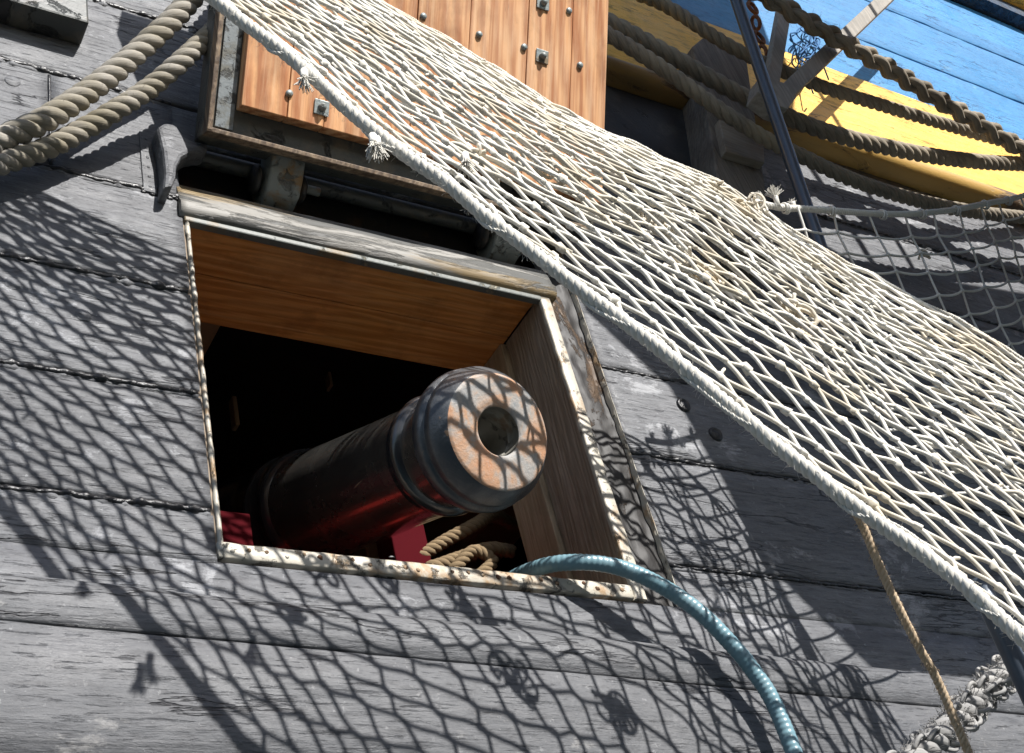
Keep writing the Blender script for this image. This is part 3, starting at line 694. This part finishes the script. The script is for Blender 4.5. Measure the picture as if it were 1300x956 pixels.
for (i, j), p in GG.items():
    for (a, b) in ((1, 0), (0, 1)):
        if (i+a, j+b) in GG and not (j == 0 and a):
            q = GG[i+a, j+b]; d = q-p; cord(m, p, q, d+V((0, 0, -.2*d.length*a)), d+V((0, 0, .25*d.length*a)), .0030, 5)
    if j: m.ball(p, .0056, (1.2, .9, 1), 3, .4)
m.build('netting', NETG, net2)
m = MB(); pts, f_ = m.rope(H2, .0082, .026, seed=4, sides=7, step=.004); m.fuzz(pts, f_, .008, 300, .01, .00022)
m.build('head_rope', EDGE, net2)
for k in range(16):
    m = MB()
    p = h2[int(len(h2)*(.03+k*.06))]; c = [p+V((0, math.cos(a)*.010, math.sin(a)*.011))+V((.0012*a, 0, 0)) for a in [q*.5 for q in range(26)]]
    m.tube(c, .0024, 6); m.build('lashing', NETG, net2)
up = V((.05, -.1, 1)).normalized()
tuft(P(988, 262, .435), up, .045, 60, EDGE, net2); tuft(P(1008, 263, .425), up, .02, 24, EDGE, net2); tuft(P(965, 254, .435), up, .02, 24, EDGE, net2)
tangle(P(962, 262, .45), .028, 8, V((0, 0, 1)), r=.003).build('lashing_knot', TANM, net2)
tangle(P(1172, 322, .36), .016, 6, V((1, 0, 0))).build('repair_knot', TANM, net2)

# ------------------------------------------------------------------ ROPES
def hawser(name, pts, R, pitch, mat, label, seed=0, fz=250, cat='rope', group=None, fl=.012):
    m = MB(); p, f = m.rope(pts, R, pitch, seed=seed, sides=12, step=pitch/16); m.fuzz(p, f, R, fz, fl, .00025)
    return tag(m.build(name, mat), label, cat, group)
hawser('thick_rope', [P(x, y, h) for x, y, h in [(-150, 245, .06), (-60, 208, .06), (0, 178, .065), (60, 150, .08), (118, 112, .09), (172, 68, .115), (222, 22, .15), (262, -25, .17), (330, -110, .19)]], .0245, .094, ROPE_L,
       'upper of two thick pale twisted ropes at the top left corner', 1, group='pale hawsers by the lid')
hawser('thick_rope', [P(x, y, h) for x, y, h in [(-150, 262, .045), (-60, 232, .045), (0, 208, .05), (60, 188, .055), (110, 162, .065), (150, 138, .085), (192, 110, .10), (232, 76, .135), (268, 42, .145), (330, -20, .15)]], .0215, .082, ROPE_L,
       'lower thick pale twisted rope, passing just left of the lid corner', 2, group='pale hawsers by the lid')
R2 = [(700, -14, .14), (762, 22, .16), (800, 42, .17), (850, 70, .18), (930, 115, .19), (981, 140, .2), (1058, 170, .2), (1161, 194, .2), (1230, 204, .2), (1300, 208, .2), (1450, 210, .2)]
R3 = [(690, -5, .18), (762, 38, .19), (800, 60, .2), (850, 93, .21), (915, 140, .21), (975, 178, .2), (1013, 196, .19), (1092, 232, .18), (1196, 262, .17), (1300, 276, .16), (1450, 285, .15)]
R1 = [(740, -45, .16), (800, -12, .18), (850, 10, .19), (933, 62, .21), (1030, 105, .22), (1127, 136, .23), (1217, 163, .24), (1262, 176, .25), (1350, 200, .26)]
hawser('dark_rope', [P(*q) for q in R1], .0205, .092, ROPE_R, 'highest dark twisted rope, crossing the yellow and blue edge', 3, group='dark hawsers along the yellow strake')
hawser('dark_rope', [P(*q) for q in R2], .0250, .115, ROPE_R, 'middle dark twisted rope, in front of the yellow strake', 4, group='dark hawsers along the yellow strake')
hawser('dark_rope', [P(*q) for q in R3], .0215, .098, ROPE_R, 'lowest dark twisted rope, over the wooden post and grey planks', 5, group='dark hawsers along the yellow strake')
# heavy plaited rope
m = MB(); cp_ = catmull([P(*q) for q in [(900, -40, .34), (965, -8, .34), (1000, 12, .34), (1060, 48, .34), (1120, 82, .33), (1180, 120, .32), (1240, 155, .31), (1300, 190, .30), (1400, 235, .28)]], .006)
f_ = frames(cp_); Ln = 0; A_, B_ = .020, .012
for k in range(3):
    for dbl in (-1, 1):
        q = []; Ln = 0
        for i, p in enumerate(cp_):
            if i: Ln += (cp_[i]-cp_[i-1]).length
            th = 2*math.pi*(Ln/.22+k/3)
            q.append(p+f_[i][2]*(A_*math.sin(th)+dbl*.0085)+f_[i][1]*(B_*math.sin(2*th)+dbl*.005))
        m.tube(q, .0128, 10)
m.fuzz(cp_, f_, .03, 400, .02, .0003)
tag(m.build('plaited_rope', BRAID), 'heavy brown plaited rope running down across the blue planks', 'rope')
hawser('thin_cord', [P(*q) for q in [(1080, 640, .70), (1097, 672, .68), (1118, 722, .66), (1145, 780, .64), (1170, 828, .62), (1192, 868, .60), (1240, 980, .56)]], .0062, .022, TAN, 'thin tan cord hanging down from the edge of the big net', 7, 500, 'cord', fl=.006)
# frayed grey rope at the lower right
m = MB(); pr = [P(*q) for q in [(1140, 985, .42), (1205, 922, .42), (1240, 886, .42), (1272, 858, .42), (1305, 836, .42), (1380, 806, .42)]]
p_, f_ = m.rope(pr, .021, .085, seed=12, sides=8, step=.004); m.fuzz(p_, f_, .023, 1100, .013, .0006)
for _ in range(60):
    i = random.randrange(len(p_)); a = random.uniform(0, 6.28); d = f_[i][1]*math.cos(a)+f_[i][2]*math.sin(a)
    m.tube(catmull([p_[i]+d*.018, p_[i]+d*.03+f_[i][0]*.015, p_[i]+d*.028+f_[i][0]*.03, p_[i]+d*.018+f_[i][0]*.04], .005), .0035, 6)
tag(m.build('frayed_rope', FRAY), 'shaggy frayed grey rope at the lower right corner', 'rope')
# hose
hp = [(600, 770, -.20), (650, 735, -.10), (690, 719, -.01), (725, 714, .035), (765, 716, .06), (805, 727, .075), (850, 750, .085), (890, 779, .095), (925, 814, .10), (955, 850, .10), (982, 892, .10), (1010, 960, .10)]
hq = catmull([P(*q) for q in hp], .0016); m = MB(); m.tube(hq, lambda t: .0150+.00035*math.sin(t*len(hq)*.0016/.010*6.283), 20)
tag(m.build('garden_hose', HOSE), 'teal rubber hose curving out of the port over the sill', 'hose')
# poles
def pole(name, a, b, r, label, mat=POLE):
    m = MB(); m.tube(catmull([a, b], .05), r, 20); return tag(m.build(name, mat), label, 'pole')
pole('metal_pole', P(918, -50, .40), P(1060, 370, .30), .0165, 'dark blue painted metal pole crossing the dark ropes', POLE)
pole('metal_pole', P(1240, 735, .70), P(1345, 960, .66), .0145, 'dark metal pole under the edge rope at the lower right', POLE)
# wooden braces
br = MB()
def beam(mb, a, b, w, d):
    ax = (b-a).normalized(); s = ax.cross(V((0, -1, 0))).normalized(); n = s.cross(ax)
    M = Matrix(((s.x, n.x, ax.x, a.x), (s.y, n.y, ax.y, a.y), (s.z, n.z, ax.z, a.z), (0, 0, 0, 1)))
    mb.box((-w/2, -d/2, 0), (w/2, d/2, (b-a).length), M)
bo = empty('wooden_brace', (0, 0, 0), 'grey wooden brace of crossed timbers under the plaited rope', 'brace')
beam(br, P(1170, -45, .30), P(985, 130, .275), .046, .03); br.build('long_timber', GREYW, bo, .003)
br = MB(); beam(br, P(1005, -45, .25), P(978, 108, .24), .042, .03); br.build('short_timber', GREYW, bo, .003)
br = MB(); upx([(966, 96), (1000, 106), (1012, 122), (1000, 138), (985, 133), (962, 116)], -.29, -.235, br); br.build('foot_block', GREYW, bo, .003)
# rusty chain
ch = MB()
for k in range(9):
    c = P(947+k*4.2, -28+k*19, .16); pts = []
    rot = k % 2
    for i in range(17):
        a = 2*math.pi*i/16; e = V((math.cos(a)*.015, 0, math.sin(a)*.028)) if rot == 0 else V((0, math.cos(a)*.015, math.sin(a)*.028))
        pts.append(c+e)
    ch.tube(pts, .0062, 8, False)
tag(ch.build('rusty_chain', RUST), 'rusty iron chain hanging behind the blue pole', 'chain')
# bundle of blue twine behind the braces
tw = MB(); random.seed(3)
BT = NT('blue_twine', .7); BT.col((.02, .12, .30)); BT = BT.m
for _ in range(14):
    x = random.uniform(1008, 1040); y = random.uniform(15, 60)
    pts = [P(x+random.uniform(-14, 14), y+k*12+random.uniform(-8, 8), .07+random.uniform(-.02, .02)) for k in range(6)]
    tw.tube(catmull(pts, .008), .0028, 5)
tag(tw.build('blue_twine', BT), 'tangle of dark blue twine between the braces', 'twine')

# ------------------------------------------------------------------ unseen board added out of frame (throws the big shade on the right)
caster = empty('shade_caster', (0, 0, 0), 'unseen flat board added outside the frame at the upper right to cast shade', 'shade caster')
HS = 1.25
def gto(a, b, d): return V((a+.24*HS, -HS+d, b+.76*HS))
poly = [(.90, 1.30), (.93, .76), (1.10, .565), (1.125, .44), (1.21, .07), (1.37, -.13), (4.2, -.13), (4.2, 1.36), (2.8, 1.28), (2.03, 1.18), (1.87, 1.25), (1.90, 1.6), (2.12, 2.0), (2.22, 2.7), (1.0, 2.7)]
m = MB(); m.prism(poly, -.02, .02, gto); m.build('caster_sheet', CASTER, caster)
for (a, b, r) in [((1.135, .55), (1.25, -.55), .0115), ((1.03, .40), (1.0, -.25), .005)]:  # unseen bars added to throw narrow shadow lines on the hull
    m = MB(); m.tube([gto(a[0], a[1], 0), gto(b[0], b[1], 0)], r, 10); m.build('shade_bar', POLE, caster)
for (a, b, r) in [((1.98, 2.0), (2.10, 1.1), .014), ((2.22, 2.3), (2.27, 1.1), .012)]:
    m = MB(); m.tube([gto(a[0], a[1], 0), gto(b[0], b[1], 0)], r, 10); m.build('shade_bar', POLE, caster)

# water far below
m = MB(); m.v = [V((-400, -400, -3.1)), V((400, -400, -3.1)), V((400, 400, -3.1)), V((-400, 400, -3.1))]; m.face([0, 1, 2, 3])
tag(m.build('water', WATER), kind='structure')

BLOCKER = NT('blocker_grey', .8); BLOCKER.col(BLOCKER.mix(BLOCKER.noise(BLOCKER.map(), .6, 6), (.10, .095, .09), (.17, .16, .15))); BLOCKER = BLOCKER.m
m = MB(); m.box((-60, -60, -6), (60, -9.5, 1.4)); tag(m.build('sky_blocker', BLOCKER, None, .05), kind='structure')  # unseen block added behind the camera to cut low sky light
# ------------------------------------------------------------------ light, sky, camera
w = bpy.data.worlds.new('World'); SC.world = w; w.use_nodes = True; nt = w.node_tree
sky = nt.nodes.new('ShaderNodeTexSky'); sky.sky_type = 'NISHITA'; sky.sun_disc = False
sky.sun_elevation = math.asin(SUN.z); sky.sun_rotation = math.atan2(SUN.x, SUN.y)
nt.links.new(sky.outputs[0], nt.nodes['Background'].inputs[0]); nt.nodes['Background'].inputs[1].default_value = .085
sd = bpy.data.lights.new('sun', 'SUN'); sd.energy = 5; sd.angle = math.radians(.53); sd.color = (1, .97, .93)
so_ = bpy.data.objects.new('sun', sd); COL.objects.link(so_); so_.rotation_euler = SUN.to_track_quat('Z', 'Y').to_euler()
cd = bpy.data.cameras.new('camera'); cd.sensor_width = 36; cd.lens = 36*F/1300; cd.clip_start = .02; cd.clip_end = 2000
co = bpy.data.objects.new('camera', cd); COL.objects.link(co)
cxw, cyw, czw = cam2w(V((1, 0, 0))), cam2w(V((0, 1, 0))), cam2w(V((0, 0, 1)))
co.matrix_world = Matrix(((cxw.x, cyw.x, czw.x, EYE.x), (cxw.y, cyw.y, czw.y, EYE.y), (cxw.z, cyw.z, czw.z, EYE.z), (0, 0, 0, 1)))
SC.camera = co
SC.view_settings.view_transform = 'Standard'; SC.view_settings.look = 'None'; SC.view_settings.exposure = .7; SC.view_settings.gamma = 1
